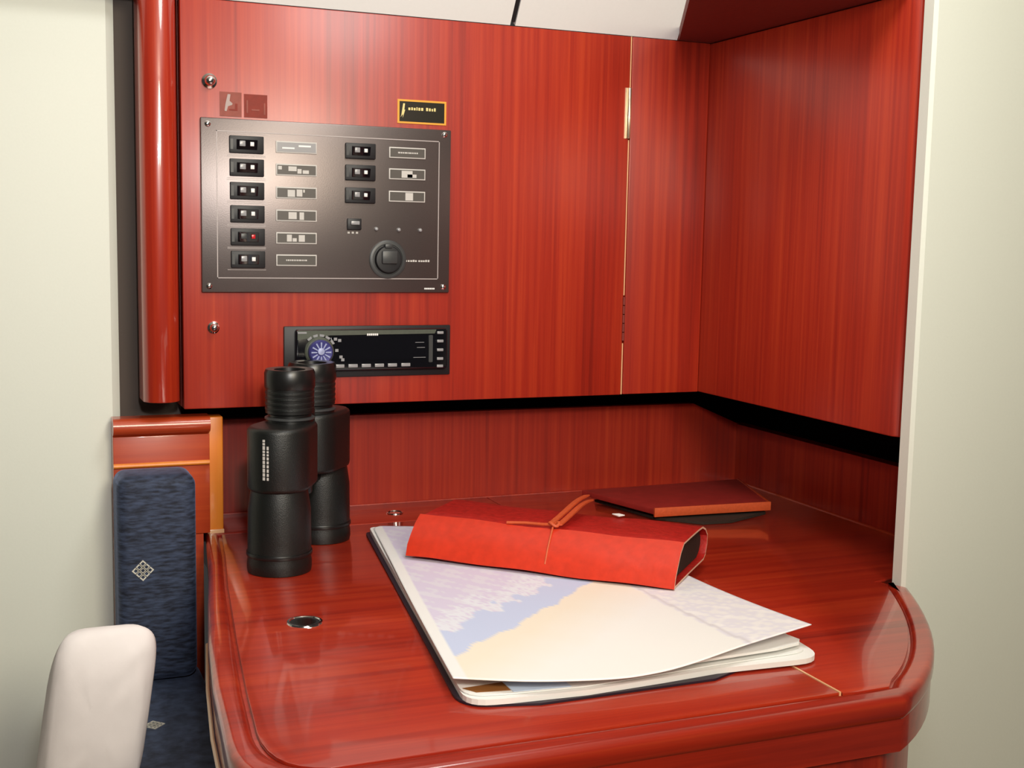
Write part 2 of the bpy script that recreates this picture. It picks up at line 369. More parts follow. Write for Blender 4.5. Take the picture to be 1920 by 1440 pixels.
# raised outline around each breaker column
b = MB()
for z in zl: 
    for dz in (-0.0110, 0.0106): b.box(xl - 0.0195, xl + 0.0195, F - 0.0002, F, z + dz, z + dz + 0.0005)
tag(b.build('column_marks', M['panel_line'], sp), kind='stuff')
def legend(w, h, pattern):
    o = MB().box(-w / 2, w / 2, -0.0012, 0, -h / 2, h / 2, bev=0.0003).build('legend_plate', M['letter'], sp, local=True)
    MB().box(-w / 2 + 0.0012, w / 2 - 0.0012, -0.0014, -0.0011, -h / 2 + 0.0012, h / 2 - 0.0012).build('legend_field', M['tag_dark' if pattern != 'pale' else 'lens_grey'], o, local=True)  # paler field paints the glare on the first legend
    b = MB()
    if pattern == 'line':
        x = -w * 0.26
        while x < w * 0.26:
            q = random.uniform(0.0010, 0.0024); b.box(x, x + q, -0.0016, -0.0014, -0.0007, 0.0008); x += q + 0.0006
    else:
        for x0, x1, z0, z1 in pattern if pattern != 'pale' else [(-.35, -.05, -.15, -.02), (.05, .35, .05, .2)]:
            b.box(x0 * w, x1 * w, -0.0016, -0.0014, z0 * h, z1 * h)
    tag(b.build('lettering', M['lens_white' if pattern == 'pale' else 'letter'], o, local=True), kind='stuff')
    return o
LP = ['pale', [(-.45, -.36, .0, .3), (-.2, .0, -.1, .3), (.02, .12, -.3, .1), (.15, .30, -.3, .0)], [(-.22, -.04, -.35, .25), (.0, .14, -.3, .3), (.16, .2, .05, .3)],
      [(-.20, .0, -.30, .30), (.07, .18, -.35, .30)], [(-.24, -.12, -.3, .3), (-.1, .0, -.3, .0), (.05, .2, -.3, .28)], 'line']
for z, p in zip(zl, LP): legend(0.0425, 0.0118, p).location = Vector((-0.4900, F, z - 0.0005)) - base
for z, p in zip(zr, ['line', [(-.16, .14, -.32, .32), (.0, .25, -.3, .0)], [(-.05, .16, -.35, .35)]]):
    legend(0.0405, 0.0115, p).location = Vector((-0.3708, F, z + 0.0002)) - base
# small toggle, pilot lamps, round socket
o = MB().box(-0.0075, 0.0075, -0.004, 0, -0.0058, 0.0058, bev=0.0006).build('toggle_switch', M['black'], sp, local=True); o.location = Vector((-0.4290, F, 0.1912)) - base
MB().box(-0.0045, 0.0048, -0.0068, -0.004, -0.0008, 0.0032, bev=0.0006).build('lever', M['lens_grey'], o, local=True)
b = MB()
for x in (-0.4345, -0.4300, -0.4255): b.box(x - 0.0012, x + 0.0012, F - 0.0003, F, 0.1812, 0.1832)
b.build('tick_marks', M['letter'], sp)
pl = MB().lathe([(0.0022, 0), (0.0022, -0.0012), (0.0015, -0.0026), (0.0003, -0.0030)], (0, 0, 0), 14, axis='y').build('pilot_lamp', M['lens_grey'], sp, local=True)
pl.location = Vector((-0.4045, F, 0.1866)) - base
for x in (-0.3796, -0.3556): place(pl, sp, Vector((x, F, 0.1862)) - base)
o = MB().lathe([(0.0205, 0), (0.0205, -0.0012), (0.0192, -0.0020), (0.0165, -0.0020), (0.0160, -0.0010)], (0, 0, 0), 40, axis='y').build('power_socket', M['dark_grey'], sp, local=True)
o.location = Vector((-0.3915, F, 0.1545)) - base
MB().lathe([(0.0148, -0.0010), (0.0148, -0.0040), (0.0138, -0.0056), (0.0120, -0.0060), (0.0003, -0.0060)], (0, 0, 0), 36, axis='y').build('socket_cap', M['black'], o, local=True)
b = MB().box(-0.0085, 0.0085, -0.0095, -0.0058, -0.0045, 0.0095, bev=0.0015); b.box(-0.0050, 0.0030, -0.0080, -0.0030, 0.0120, 0.0165, bev=0.0010); b.build('cap_grip', M['dark_grey'], o, local=True)
b = MB()
for x in (-0.3720, -0.3690, -0.3662, -0.3636, -0.3610, -0.3572, -0.3545, -0.3520, -0.3494, -0.3466): b.box(x, x + 0.0020, F - 0.0003, F, 0.1522, 0.1522 + random.choice((0.0018, 0.0022)))
b.build('lettering', M['letter'], sp)
b = MB()
for i in range(6): b.box(-0.3500 + i * 0.0020, -0.3500 + i * 0.0020 + 0.0016, F - 0.0003, F, 0.1226, 0.1243)
b.build('maker_mark', M['letter_white'], sp)

# ------------------------------------------------------------------ car radio
rx0, rx1, rz0, rz1 = -0.5030, -0.3188, 0.0290, 0.0837
rd = thing('car_radio', 'black car radio set into the cabinet door behind the binoculars', 'radio', ((rx0 + rx1) / 2, 0, rz0))
b = MB().box(rx0, rx1, -0.0035, -0.0002, rz0, rz1, bev=0.0012); b.build('surround', M['black'], rd)
b = MB().prism(rrect(rx0 + 0.0110, rx1 - 0.0060, rz0 + 0.0075, rz1 - 0.0030, 0.003), -0.0110, -0.0035, bev=0.0014, axis='y'); b.build('faceplate', M['black_gloss'], rd)
FF = -0.0110
b = MB(); b.prism([(-0.4905, 0.0795), (-0.3380, 0.0795), (-0.3400, 0.0752), (-0.4560, 0.0745), (-0.4640, 0.0730), (-0.4905, 0.0700)], FF - 0.0010, FF, axis='y')
b.build('upper_trim', M['green_grey'], rd)
b = MB().prism(rrect(-0.4545, -0.3480, 0.0480, 0.0735, 0.002), FF - 0.0006, FF + 0.001, axis='y'); b.build('display', M['black_gloss'], rd)
b = MB().prism(rrect(-0.3465, -0.3420, 0.0440, 0.0735, 0.001), FF - 0.0009, FF, axis='y'); b.build('side_trim', M['dark_grey'], rd)
# rotary knob
kn = MB().lathe([(0.0155, 0), (0.0155, -0.0015), (0.0138, -0.0030), (0.0128, -0.0030)], (-0.4675, FF, 0.0575), 40, axis='y').build('knob_ring', M['green_grey'], rd)
tag(MB().lathe([(0.0128, -0.0010), (0.0128, -0.0085), (0.0115, -0.0100), (0.0060, -0.0094), (0.0003, -0.0092)], (-0.4675, FF, 0.0575), 36, axis='y').build('knob', M['blue_dial'], kn), 'dark blue rotary knob')
b = MB()
for a in range(0, 360, 30):
    c, s_ = math.cos(math.radians(a)), math.sin(math.radians(a))
    q = [(-0.4675 + c * r - s_ * w, 0.0575 + s_ * r + c * w) for r, w in ((0.0045, -0.0005), (0.0105, -0.0008), (0.0105, 0.0008), (0.0045, 0.0005))]
    b.prism(q, FF - 0.0105, FF - 0.0090, axis='y')
b.lathe([(0.0036, -0.0092), (0.0036, -0.0104), (0.0003, -0.0108)], (-0.4675, FF, 0.0585), 16, axis='y')
b.build('knob_rays', M['pale_blue'], kn)
b = MB()
for a in range(35, 150, 23):
    q = [(-0.4675 + r * math.cos(math.radians(a + d)), 0.0575 + r * math.sin(math.radians(a + d))) for r, d in ((0.0160, -8), (0.0185, -8), (0.0185, 8), (0.0160, 8))]
    b.prism(q, FF - 0.0014, FF, axis='y')
b.build('ring_marks', M['lens_grey'], rd)
for x in (-0.4455, -0.4310, -0.4165, -0.4020, -0.3875, -0.3725):
    MB().box(x - 0.0052, x + 0.0050, FF - 0.0018, FF, 0.0400, 0.0436, bev=0.0005).build('preset_button', M['lens_grey'], rd)
for i, z in enumerate((0.0760, 0.0668, 0.0572, 0.0476, 0.0395)):
    MB().box(-0.3372, -0.3300, FF - 0.0018, FF, z - 0.0014, z + 0.0016, bev=0.0005).build('side_button', M['lens_grey'], rd)
b = MB()
for i in range(6): b.box(-0.4160 + i * 0.0021, -0.4160 + i * 0.0021 + 0.0017, FF - 0.0013, FF - 0.0010, 0.0738, 0.0760)
b.build('maker_mark', M['letter_white'], rd)
b = MB()
for x, z in ((-0.4520, 0.0690), (-0.4475, 0.0675), (-0.4505, 0.0570), (-0.4460, 0.0500), (-0.4440, 0.0470)): b.box(x, x + 0.0034, FF - 0.0014, FF, z, z + 0.0030)
b.box(-0.3620, -0.3520, FF - 0.0009, FF, 0.0655, 0.0660); b.box(-0.3600, -0.3510, FF - 0.0009, FF, 0.0600, 0.0605); b.box(-0.3640, -0.3500, FF - 0.0009, FF, 0.0492, 0.0497)
b.box(-0.4905, -0.4810, FF - 0.0014, FF - 0.0010, 0.0765, 0.0785)
tag(b.build('lettering', M['lens_grey'], rd), kind='stuff')

# ------------------------------------------------------------------ chart table
tb = thing('chart_table', 'glossy red mahogany chart table with rounded front edge and hinged lid', 'table', (-0.25, -0.25, -0.85))
def bez(p0, p1, p2, n=14):
    return [tuple((1 - t) ** 2 * p0[k] + 2 * t * (1 - t) * p1[k] + t * t * p2[k] for k in (0, 1)) for t in [i / n for i in range(n + 1)]]
def inset(p, d):
    """moves every edge of a closed outline inwards"""
    n = len(p); ar = sum(p[i][0] * p[(i + 1) % n][1] - p[(i + 1) % n][0] * p[i][1] for i in range(n)); sg = 1 if ar > 0 else -1
    out = []
    for i in range(n):
        a, b_, c = Vector(p[i - 1]), Vector(p[i]), Vector(p[(i + 1) % n])
        n1 = Vector((-(b_ - a).y, (b_ - a).x)).normalized() * sg; n2 = Vector((-(c - b_).y, (c - b_).x)).normalized() * sg
        m_ = (n1 + n2); m_ = m_ / max(0.3, m_.length_squared) * 2
        out.append(tuple(b_ + m_ * d))
    return out
right_edge = bez((-0.19, -0.612), (-0.085, -0.555), (0.006, -0.382))
left_out = [(-0.5790, 0.04), (-0.5985, -0.11), (-0.6165, -0.22), (-0.6330, -0.33), (-0.6450, -0.43), (-0.6530, -0.53)]
corner_out = bez((-0.6530, -0.53), (-0.6590, -0.612), (-0.600, -0.612), 8)[1:]
outline = right_edge + [(0.000, -0.350), (0.132, -0.318), (0.132, 0.117), (-0.5790, 0.117)] + left_out + corner_out
MB().prism(inset(outline, 0.0015), ZD - 0.040, ZD - 0.0027).build('carcass', M['desk'], tb)
def inset_pts(p, dx): return [(a + dx, c) for a, c in p]
g = 0.0012
left_in = [(-0.5660, 0.0226), (-0.5760, -0.06), (-0.5930, -0.178), (-0.6120, -0.33), (-0.6255, -0.4476), (-0.6325, -0.52)]
corner_in = bez((-0.6325, -0.52), (-0.6370, -0.588), (-0.590, -0.588), 8)[1:]
lid_pts = [(-0.2267 - g, -0.588), (-0.2267 - g, 0.0226 - g)] + [(-0.5660 + g, 0.0226 - g)] + inset_pts(left_in[1:], g) + inset_pts(corner_in[:-1], g) + [(-0.590, -0.588 + g)]
lid_pts[0] = (-0.2267 - g, -0.588 + g)
lid = MB().prism(lid_pts, ZD - 0.0028, ZD, bev=0.0008, seg=2).build('lid', M['desk'], tb)
tag(MB().box(-0.2277, -0.2261, -0.587, 0.0215, ZD - 0.0026, ZD + 0.0003).build('edge_highlight', M['edge_highlight'], lid), 'pale highlight on the door edge')  # highlight at the joint, painted as a pale strip
MB().prism([(-0.5660, 0.0226 + g), (-0.2267, 0.0226 + g), (-0.2267, 0.117), (-0.5785, 0.117), (-0.5785, 0.0226 + g)], ZD - 0.0028, ZD, bev=0.0006).build('rear_board', M['desk'], tb)
rp = [(-0.2267 + g, 0.117), (-0.2267 + g, -0.588)] + [(-0.215, -0.590), (-0.185, -0.589)] + [(x - 0.013, y + 0.016) for x, y in right_edge[2:]] + [(-0.012, -0.355), (0.132, -0.317), (0.132, 0.117)]
MB().prism(rp, ZD - 0.0028, ZD, bev=0.0006).build('side_board', M['desk'], tb)
# raised rounded moulding on the left and front edges
mo = left_out[:] + corner_out + right_edge[:]
mi = [(-0.010, -0.362)] + [(x - 0.013 + g * .7, y + 0.016 - g * .7) for x, y in right_edge[2:]][::-1] + [(-0.185, -0.589 - g), (-0.215, -0.590 - g), (-0.590, -0.588 - g)] + inset_pts(corner_in[:-1][::-1], -g) + inset_pts(left_in[::-1], -g)
b = MB().prism(mo + mi, ZD - 0.018, ZD + 0.0012, bev=0.0060, seg=5); b.build('edge_moulding', M['desk'], tb)
# highlight of the lower left edge, painted as a pale strip
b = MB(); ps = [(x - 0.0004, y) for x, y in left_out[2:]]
b.tube([(x, y, ZD - 0.0385) for x, y in ps], 0.0016, 8); tag(b.build('edge_highlight', M['edge_highlight'], tb), 'pale highlight on the door edge')
# cupboard carcass under the table
ap = [(x - 0.012, y + 0.010) for x, y in right_edge] + [(0.130, -0.318), (0.130, 0.110), (-0.52, 0.110), (-0.585, -0.50), (-0.575, -0.602)]
ap = [(x - 0.012, y + 0.010) for x, y in right_edge] + [(-0.010, -0.345), (0.130, -0.315), (0.130, 0.110), (-0.52, 0.110), (-0.590, -0.50), (-0.590, -0.602)]
MB().prism(ap, -0.85, ZD - 0.040).build('base_cabinet', M['wood'], tb)
# finger-hole rings in the lid and in the rear board
def ring(x, y, r, par):
    o = MB().lathe([(r * 1.0, 0.0), (r * 0.97, 0.0012), (r * 0.86, 0.0014), (r * 0.82, 0.0006)], (x, y, ZD), 32).build('finger_ring', M['chrome'], par)
    MB().lathe([(r * 0.84, 0.0), (r * 0.84, 0.0007), (r * 0.40, 0.0005)], (x, y, ZD), 32).build('finger_hole', M['void'], o)
ring(-0.5503, -0.304, 0.0150, lid); ring(-0.3595, 0.0650, 0.0100, tb)
# quarter-round bead where table meets the walls
b = MB(); b.tube([(0.132, -0.31, ZD), (0.132, 0.116, ZD)], 0.0022, 8); b.build('corner_bead', M['rail_wood'], tb)
b = MB(); b.tube([(-0.57, 0.117, ZD), (0.132, 0.117, ZD)], 0.0016, 8); b.build('corner_bead', M['wood'], tb)

# ------------------------------------------------------------------ post and rail beside the table
ps = thing('partition_post', 'short bright orange wooden post at the left end of the table', 'post', (-0.567, 0.035, ZD))
MB().box(-0.5775, -0.5610, 0.030, 0.052, ZD + 0.0035, -0.0135, bev=0.0015, seg=3).build('post_body', M['orange_wood'], ps)
tag(MB().box(-0.5780, -0.5605, 0.0292, 0.052, ZD - 0.0020, ZD + 0.0040, bev=0.0006).build('foot_cap', M['edge_highlight'], ps), 'pale foot cap')
rl = thing('back_rail', 'red wooden rail above the navy back cushion', 'rail', (-0.63, 0.02, -0.07))
b = MB().prism([(0.030, -0.0095), (0.012, -0.0095)] + [(0.012 - 0.0085 * math.sin(math.radians(a)), -0.018 + 0.0085 * math.cos(math.radians(a))) for a in range(0, 181, 20)] + [(0.014, -0.028), (0.030, -0.028)], -0.674, -0.5778, axis='x')
b.build('top_bead', M['rail_wood'], rl)
MB().box(-0.674, -0.5778, 0.012, 0.030, -0.134, -0.0285, bev=0.0008).box(-0.674, -0.5850, 0.012, 0.030, -0.30, -0.1345).build('board', M['rail_wood'], rl)
b = MB().tube([(-0.674, 0.010, -0.0580), (-0.5785, 0.010, -0.0580)], 0.0025, 10); b.build('lower_bead', M['orange_wood'], rl)

# ------------------------------------------------------------------ settee cushions and pillow
def cushion(x0, x1, y0, y1, z0, z1, r, seg=5, sub=0):
    b = MB().box(x0, x1, y0, y1, z0, z1, bev=r, seg=seg)
    return b
def motif(parent, origin, ux, uz, s=0.0085):
    """diamond lattice of small rings, embroidered"""
    b = MB(); o = Vector(origin); ux = Vector(ux); uz = Vector(uz); n = ux.cross(uz).normalized()
    for i in range(3):
        for j in range(3):
            a, c = (i - 1), (j - 1); p = o + (ux * (a - c) + uz * (a + c)) * s * 0.42
            k = 0.48 * s
            for t in range(4):
                d0 = [ux, uz, -ux, -uz][t]; d1 = [uz, -ux, -uz, ux][t]
                q0, q1 = p + d0 * k, p + d1 * k
                m0, m1 = p + d0 * k * 0.55, p + d1 * k * 0.55
                vs = [b.bm.verts.new(v + n * h) for h in (-0.0004, 0.0006) for v in (q0, q1, m1, m0)]
                for f in ((0, 1, 2, 3), (7, 6, 5, 4), (0, 4, 5, 1), (1, 5, 6, 2), (2, 6, 7, 3), (3, 7, 4, 0)): b.bm.faces.new([vs[w] for w in f])
    bmesh.ops.recalc_face_normals(b.bm, faces=b.bm.faces[:])
    return b.build('motif', M['motif'], parent, smooth=0)
bc = thing('back_cushion', 'navy upholstered settee back cushion under the wooden rail', 'cushion', (-0.64, -0.02, -0.27))
b = cushion(-0.676, -0.6000, -0.050, 0.0085, -0.268, -0.0590, 0.012); b.build('cover', M['navy'], bc)
motif(bc, (-0.6530, -0.0502, -0.1520), (1, 0, 0), (0, 0, 1), 0.0080)
sc = thing('seat_cushion', 'navy upholstered settee seat cushion left of the table', 'cushion', (-0.64, -0.3, -0.40))
b = cushion(-0.70, -0.5920, -0.75, 0.008, -0.385, -0.2700, 0.010); b.build('cover', M['navy'], sc)
motif(sc, (-0.6560, -0.1555, -0.2698), (1, 0, 0), (0, 1, 0), 0.0075)
tag(MB().box(-0.70, -0.5925, -0.74, 0.03, -0.85, -0.386, bev=0.003).build('settee_base', M['wood']), 'red wooden settee base under the navy seat cushion', 'bench')
# plump white pillow standing on the seat
pw = thing('pillow', 'white pillow with a rounded top standing on the navy seat', 'pillow', (-0.71, -0.30, -0.27))
b = MB()
N = 28
hw, hh, th = 0.040, 0.0735, 0.020
cx, cz = -0.7150, -0.2010
def sup(t, e=0.42):
    c, s = math.cos(t), math.sin(t)
    return math.copysign(abs(c) ** e, c), math.copysign(abs(s) ** e, s)
rows = []
for j in range(13):
    ph = -math.pi / 2 + math.pi * j / 12
    rr = max(0.25, max(0, math.cos(ph)) ** 0.55); yy = -0.30 + th * math.sin(ph)
    ring_ = []
    for i in range(N * 2):
        a = math.pi * i / N; c, s = sup(a)
        x = cx + hw * c * rr + 0.010 * (s * rr); z = cz + hh * s * rr
        ring_.append(b.bm.verts.new((x + 0.0012 * math.sin(3 * a + j), yy + 0.0015 * math.sin(5 * a + 2 * j) * rr, z)))
    rows.append(ring_)
for r0, r1 in zip(rows, rows[1:]):
    for i in range(2 * N): b.bm.faces.new((r0[i], r0[(i + 1) % (2 * N)], r1[(i + 1) % (2 * N)], r1[i]))
b.bm.faces.new(rows[0]); b.bm.faces.new(rows[-1][::-1]); bmesh.ops.recalc_face_normals(b.bm, faces=b.bm.faces[:])
b.build('cover', M['pillow'], pw, smooth=80)

# ------------------------------------------------------------------ binoculars standing on their objective ends
bi = thing('binoculars', 'black rubber armoured binoculars standing upright on the table', 'binoculars', (-0.503, -0.082, ZD))
f_c, r_c = Vector((-0.536, -0.136, 0)), Vector((-0.469, -0.027, 0))
ax = (r_c - f_c).normalized()
def capsule(p0, r0, p1, r1, n=14):
    """outline around two circles"""
    d = (p1 - p0); a0 = math.degrees(math.atan2(d.y, d.x))
    L = d.length; off = math.degrees(math.asin((r0 - r1) / L))
    A = arc(p0.x, p0.y, r0, a0 + 90 - off, a0 + 270 + off, n); B = arc(p1.x, p1.y, r1, a0 - 90 + off, a0 + 90 - off, n)
    return A + B
def half(c, sgn, name):
    e = c + ax * sgn * 0.030
    tubeb = MB().lathe([(0.0300, 0.0005), (0.0306, 0.004), (0.0306, 0.010), (0.0298, 0.014), (0.0300, 0.030), (0.0296, 0.060), (0.0275, 0.074), (0.0265, 0.080)], (c.x, c.y, ZD), 48)
    t = tubeb.build('objective_barrel', M['rubber'], bi)
    MB().lathe([(0.0309, 0.016), (0.0312, 0.017), (0.0312, 0.019), (0.0309, 0.020)], (c.x, c.y, ZD), 48).build('grip_ring', M['rubber_smooth'], t)
    out = capsule(c, 0.0298, e, 0.0265)
    MB().prism(out, ZD + 0.078, ZD + 0.1395, bev=0.005, seg=4).build('prism_housing', M['rubber'], bi)
    ey = MB().lathe([(0.0225, 0.138), (0.0225, 0.142), (0.0205, 0.1435), (0.0205, 0.1465), (0.0232, 0.148), (0.0232, 0.172)], (e.x, e.y, ZD), 40).build('eyepiece', M['rubber_smooth'], bi)
    MB().lathe([(0.0235, 0.1715), (0.0243, 0.1735), (0.0243, 0.1865), (0.0228, 0.1900), (0.0150, 0.1895), (0.0145, 0.182)], (e.x, e.y, ZD), 40).build('eyecup', M['rubber_smooth'], ey)
    rb = MB()
    for k in range(4): rb.lathe([(0.0229, 0.1505 + k * 0.0052), (0.0236, 0.1512 + k * 0.0052), (0.0236, 0.1532 + k * 0.0052), (0.0229, 0.1539 + k * 0.0052)], (e.x, e.y, ZD), 40)
    rb.build('ribbing', M['rubber'], ey)
    MB().lathe([(0.0228, 0.1415), (0.0240, 0.1422), (0.0240, 0.1436), (0.0226, 0.1443)], (e.x, e.y, ZD), 40).build('collar', M['dark_grey'], ey)
    return e
ef = half(f_c, 1, 'front'); er = half(r_c, -1, 'rear')
mid = (f_c + r_c) / 2
MB().lathe([(0.010, 0.062), (0.011, 0.064), (0.011, 0.128), (0.010, 0.130)], (mid.x, mid.y, ZD), 24).build('hinge_post', M['rubber_smooth'], bi)
MB().lathe([(0.0125, 0.131), (0.0135, 0.133), (0.0135, 0.146), (0.0125, 0.148)], (mid.x, mid.y, ZD), 28).build('focus_wheel', M['rubber_smooth'], bi)
b = MB(); q = ax.cross(Vector((0, 0, 1)))
for z0, z1 in ((0.068, 0.080), (0.112, 0.126)):
    p0, p1 = f_c + ax * 0.020, r_c - ax * 0.020
    b.prism([(p0 + q * 0.008).to_2d(), (p1 + q * 0.008).to_2d(), (p1 - q * 0.008).to_2d(), (p0 - q * 0.008).to_2d()], ZD + z0, ZD + z1, bev=0.002)
b.build('bridge', M['rubber_smooth'], bi)
b = MB(); p0, p1 = ef + ax * 0.012, er - ax * 0.012
b.prism([(p0 + q * 0.006).to_2d(), (p1 + q * 0.006).to_2d(), (p1 - q * 0.006).to_2d(), (p0 - q * 0.006).to_2d()], ZD + 0.1445, ZD + 0.1500, bev=0.001); b.build('eyepiece_bridge', M['rubber_smooth'], bi)
# silver lettering up the front prism housing: two short stacked rows on the curved face
b = MB(); vd = Vector((-0.7777 + 0.536, -1.29 + 0.136, 0)).normalized(); side = Vector((-vd.y, vd.x, 0))
def on_curve(ang, z, r=0.0300):
    d = Matrix.Rotation(math.radians(ang), 3, 'Z') @ vd
    return f_c + d * r + Vector((0, 0, ZD + z))
def letter_col(a, z0, z1, w):
    for zz0, zz1 in [(z0, z1)]:
        pts = [on_curve(a - w, zz0), on_curve(a + w, zz0), on_curve(a + w, zz1), on_curve(a - w, zz1)]
        ins = [on_curve(a - w, zz0, .0292), on_curve(a + w, zz0, .0292), on_curve(a + w, zz1, .0292), on_curve(a - w, zz1, .0292)]
        v = [b.bm.verts.new(p) for p in pts + ins]
        for f in ((0, 1, 2, 3), (7, 6, 5, 4), (0, 4, 5, 1), (1, 5, 6, 2), (2, 6, 7, 3), (3, 7, 4, 0)): b.bm.faces.new([v[k] for k in f])
z = 0.092
while z < 0.130:
    hgt = random.choice((0.0022, 0.0030, 0.0036)); letter_col(-28, z, z + hgt, 2.2)
    if z < 0.122: letter_col(-20.5, z, z + hgt * 0.9, 1.8)
    z += hgt + 0.0007
b.build('lettering', M['letter'], bi, smooth=0)

# ------------------------------------------------------------------ folded sea chart
ch = thing('sea_chart', 'large folded paper sea chart lying on the table beneath the red journal', 'chart', (-0.33, -0.28, ZD))
def lerp(a, b, t): return a + (b - a) * t
def poly_sheet(name, pts, z, th, mat, fn=None):
    b = MB().prism(pts, z, z + th, bev=0); return b.build(name, mat, ch, smooth=0)
def rounded(pts, radii, n=6):
    out = []
    L = len(pts)
    for i, (p, r) in enumerate(zip(pts, radii)):
        p = Vector(p); a = Vector(pts[i - 1]); c = Vector(pts[(i + 1) % L])
        if r == 0: out.append(tuple(p)); continue
        p0 = p + (a - p).normalized() * r; p2 = p + (c - p).normalized() * r
        out += bez(p0, p, p2, n)
    return out
back = [(-0.4155, -0.0150), (-0.1900, -0.1000)]
bk = rounded([(-0.4190, -0.0190), (-0.4945, -0.5240), (-0.440, -0.5385), (-0.30, -0.537), (-0.21, -0.500), (-0.195, -0.12)], [0.012, 0.022, 0, 0, 0, 0])
poly_sheet('backing', bk, ZD + 0.0003, 0.0016, M['backing'])
def heat(x, y):
    """smooth pseudo-noise for the printed coast line"""
    return (math.sin(x * 61 + 1.3) * math.cos(y * 47 + 0.4) + 0.6 * math.sin(x * 131 + y * 97) + 0.4 * math.sin(x * 233 - y * 187 + 2)) / 2
# the coast runs from the front left corner up to the journal's right end
ca, cb = Vector((-0.4850, -0.4700)), Vector((-0.2900, -0.3060))
cd = (cb - ca).normalized(); cn = Vector((-cd.y, cd.x))
def print_col(x, y):
    p = Vector((x, y)) - ca; d = p.dot(cn) + 0.005 * heat(x, y); s = p.dot(cd)
    if x > -0.2600 + 0.03 * (y + 0.3) and y < -0.27:            # margin panel on the right
        v = 0.88 + 0.04 * heat(x * 3, y * 3)
        c = (v, v * 0.99, v * 1.0) if abs(heat(x * 2.2, y * 2.2)) > 0.25 else (0.80, 0.79, 0.86)
        if abs(x + 0.2560 - 0.03 * (y + 0.3)) < 0.0016: c = (0.70, 0.68, 0.72)
        return c
    left = (-0.4110 - 0.1683 * ((-0.018 - y)))                      # x of the left edge
    if x - left < 0.010: return (0.88, 0.90, 0.90)
    if d < 0:
        w = min(1, max(0, (-d - 0.015) / 0.06))
        return (0.90, lerp(0.83, 0.90, w), lerp(0.70, 0.88, w))
    if d < 0.034 + 0.018 * heat(x * 1.3 + 2, y * 1.1):
        return (0.58, 0.67, 0.90)
    if d < 0.060 + 0.03 * heat(x * 2.1, y * 1.9) and random.random() < 0.72:
        return (0.80, 0.84, 0.93)
    k = heat(x * 2.7, y * 2.3)
    return (0.72, 0.68, 0.86) if k > -0.1 else (0.76, 0.76, 0.88)
Lb, Lf = Vector((-0.4110, -0.0180, -0.1315)), Vector((-0.4938, -0.5090, -0.1235))
Rb = Vector((-0.1850, -0.1050, -0.1300))
front = [(-0.4938, -0.5090, -0.1235), (-0.4439, -0.5330, -0.1235), (-0.3892, -0.5420, -0.1255), (-0.3544, -0.5420, -0.1255), (-0.3209, -0.5390, -0.1230), (-0.2676, -0.5265, -0.1190), (-0.1984, -0.5116, -0.1150)]
def front_at(s):
    f = s * (len(front) - 1); i = min(int(f), len(front) - 2); t = f - i
    # catmull-rom for a soft curve
    P = [Vector(front[max(0, min(len(front) - 1, i + k))]) for k in (-1, 0, 1, 2)]
    return 0.5 * ((2 * P[1]) + (-P[0] + P[2]) * t + (2 * P[0] - 5 * P[1] + 4 * P[2] - P[3]) * t * t + (-P[0] + 3 * P[1] - 3 * P[2] + P[3]) * t ** 3)
NX, NY = 130, 150
b = MB(); grid = []
col = []
for j in range(NY + 1):
    row = []
    for i in range(NX + 1):
        s, t = i / NX, j / NY
        F_ = front_at(s); B_ = Lb.lerp(Rb, s)
        p = B_.lerp(F_, t)
        zb = -0.1290; lift = (max(0, t - 0.45) / 0.55) ** 1.6
        p.z = zb + (F_.z - zb) * lift - 0.003 * (1 - t) ** 6
        # rounded rear left corner
        if s < 0.06 and t < 0.04:
            k = (1 - s / 0.06) * (1 - t / 0.04); p += Vector((0.006, -0.006, 0)) * k * k
        row.append(b.bm.verts.new(p)); col.append((p.x, p.y))
    grid.append(row)
for j in range(NY):
    for i in range(NX): b.bm.faces.new((grid[j][i], grid[j + 1][i], grid[j + 1][i + 1], grid[j][i + 1]))
top = b.build('top_sheet', M['chart_print'], ch, smooth=80)
at = top.data.color_attributes.new('print', 'FLOAT_COLOR', 'POINT')
for k, (x, y) in enumerate(col): at.data[k].color = (*print_col(x, y), 1)
so = top.modifiers.new('thickness', 'SOLIDIFY'); so.thickness = 0.0006; so.offset = 1
# lower folds
lf = rounded([(-0.4150, -0.0195), (-0.4915, -0.5290), (-0.4584, -0.5330), (-0.403, -0.5365), (-0.341, -0.5330), (-0.2933, -0.5290), (-0.2020, -0.5340), (-0.1960, -0.47), (-0.1900, -0.11)], [0.012, 0.020, 0, 0, 0, 0, 0.022, 0, 0])
poly_sheet('lower_fold', lf, ZD + 0.0020, 0.0040, M['paper'])
b = MB(); lf2 = rounded([(-0.4150, -0.0205), (-0.4905, -0.5220), (-0.4584, -0.5275), (-0.403, -0.5320), (-0.341, -0.5280), (-0.2933, -0.5240), (-0.2060, -0.5210), (-0.1990, -0.47), (-0.1920, -0.11)], [0.012, 0.018, 0, 0, 0, 0, 0.016, 0, 0])
mf = poly_sheet('middle_fold', lf2, ZD + 0.0064, 0.0008, M['chart_print'])
at = mf.data.color_attributes.new('print', 'FLOAT_COLOR', 'POINT')
for k, v in enumerate(mf.data.vertices): at.data[k].color = (0.88, 0.88, 0.86, 1)
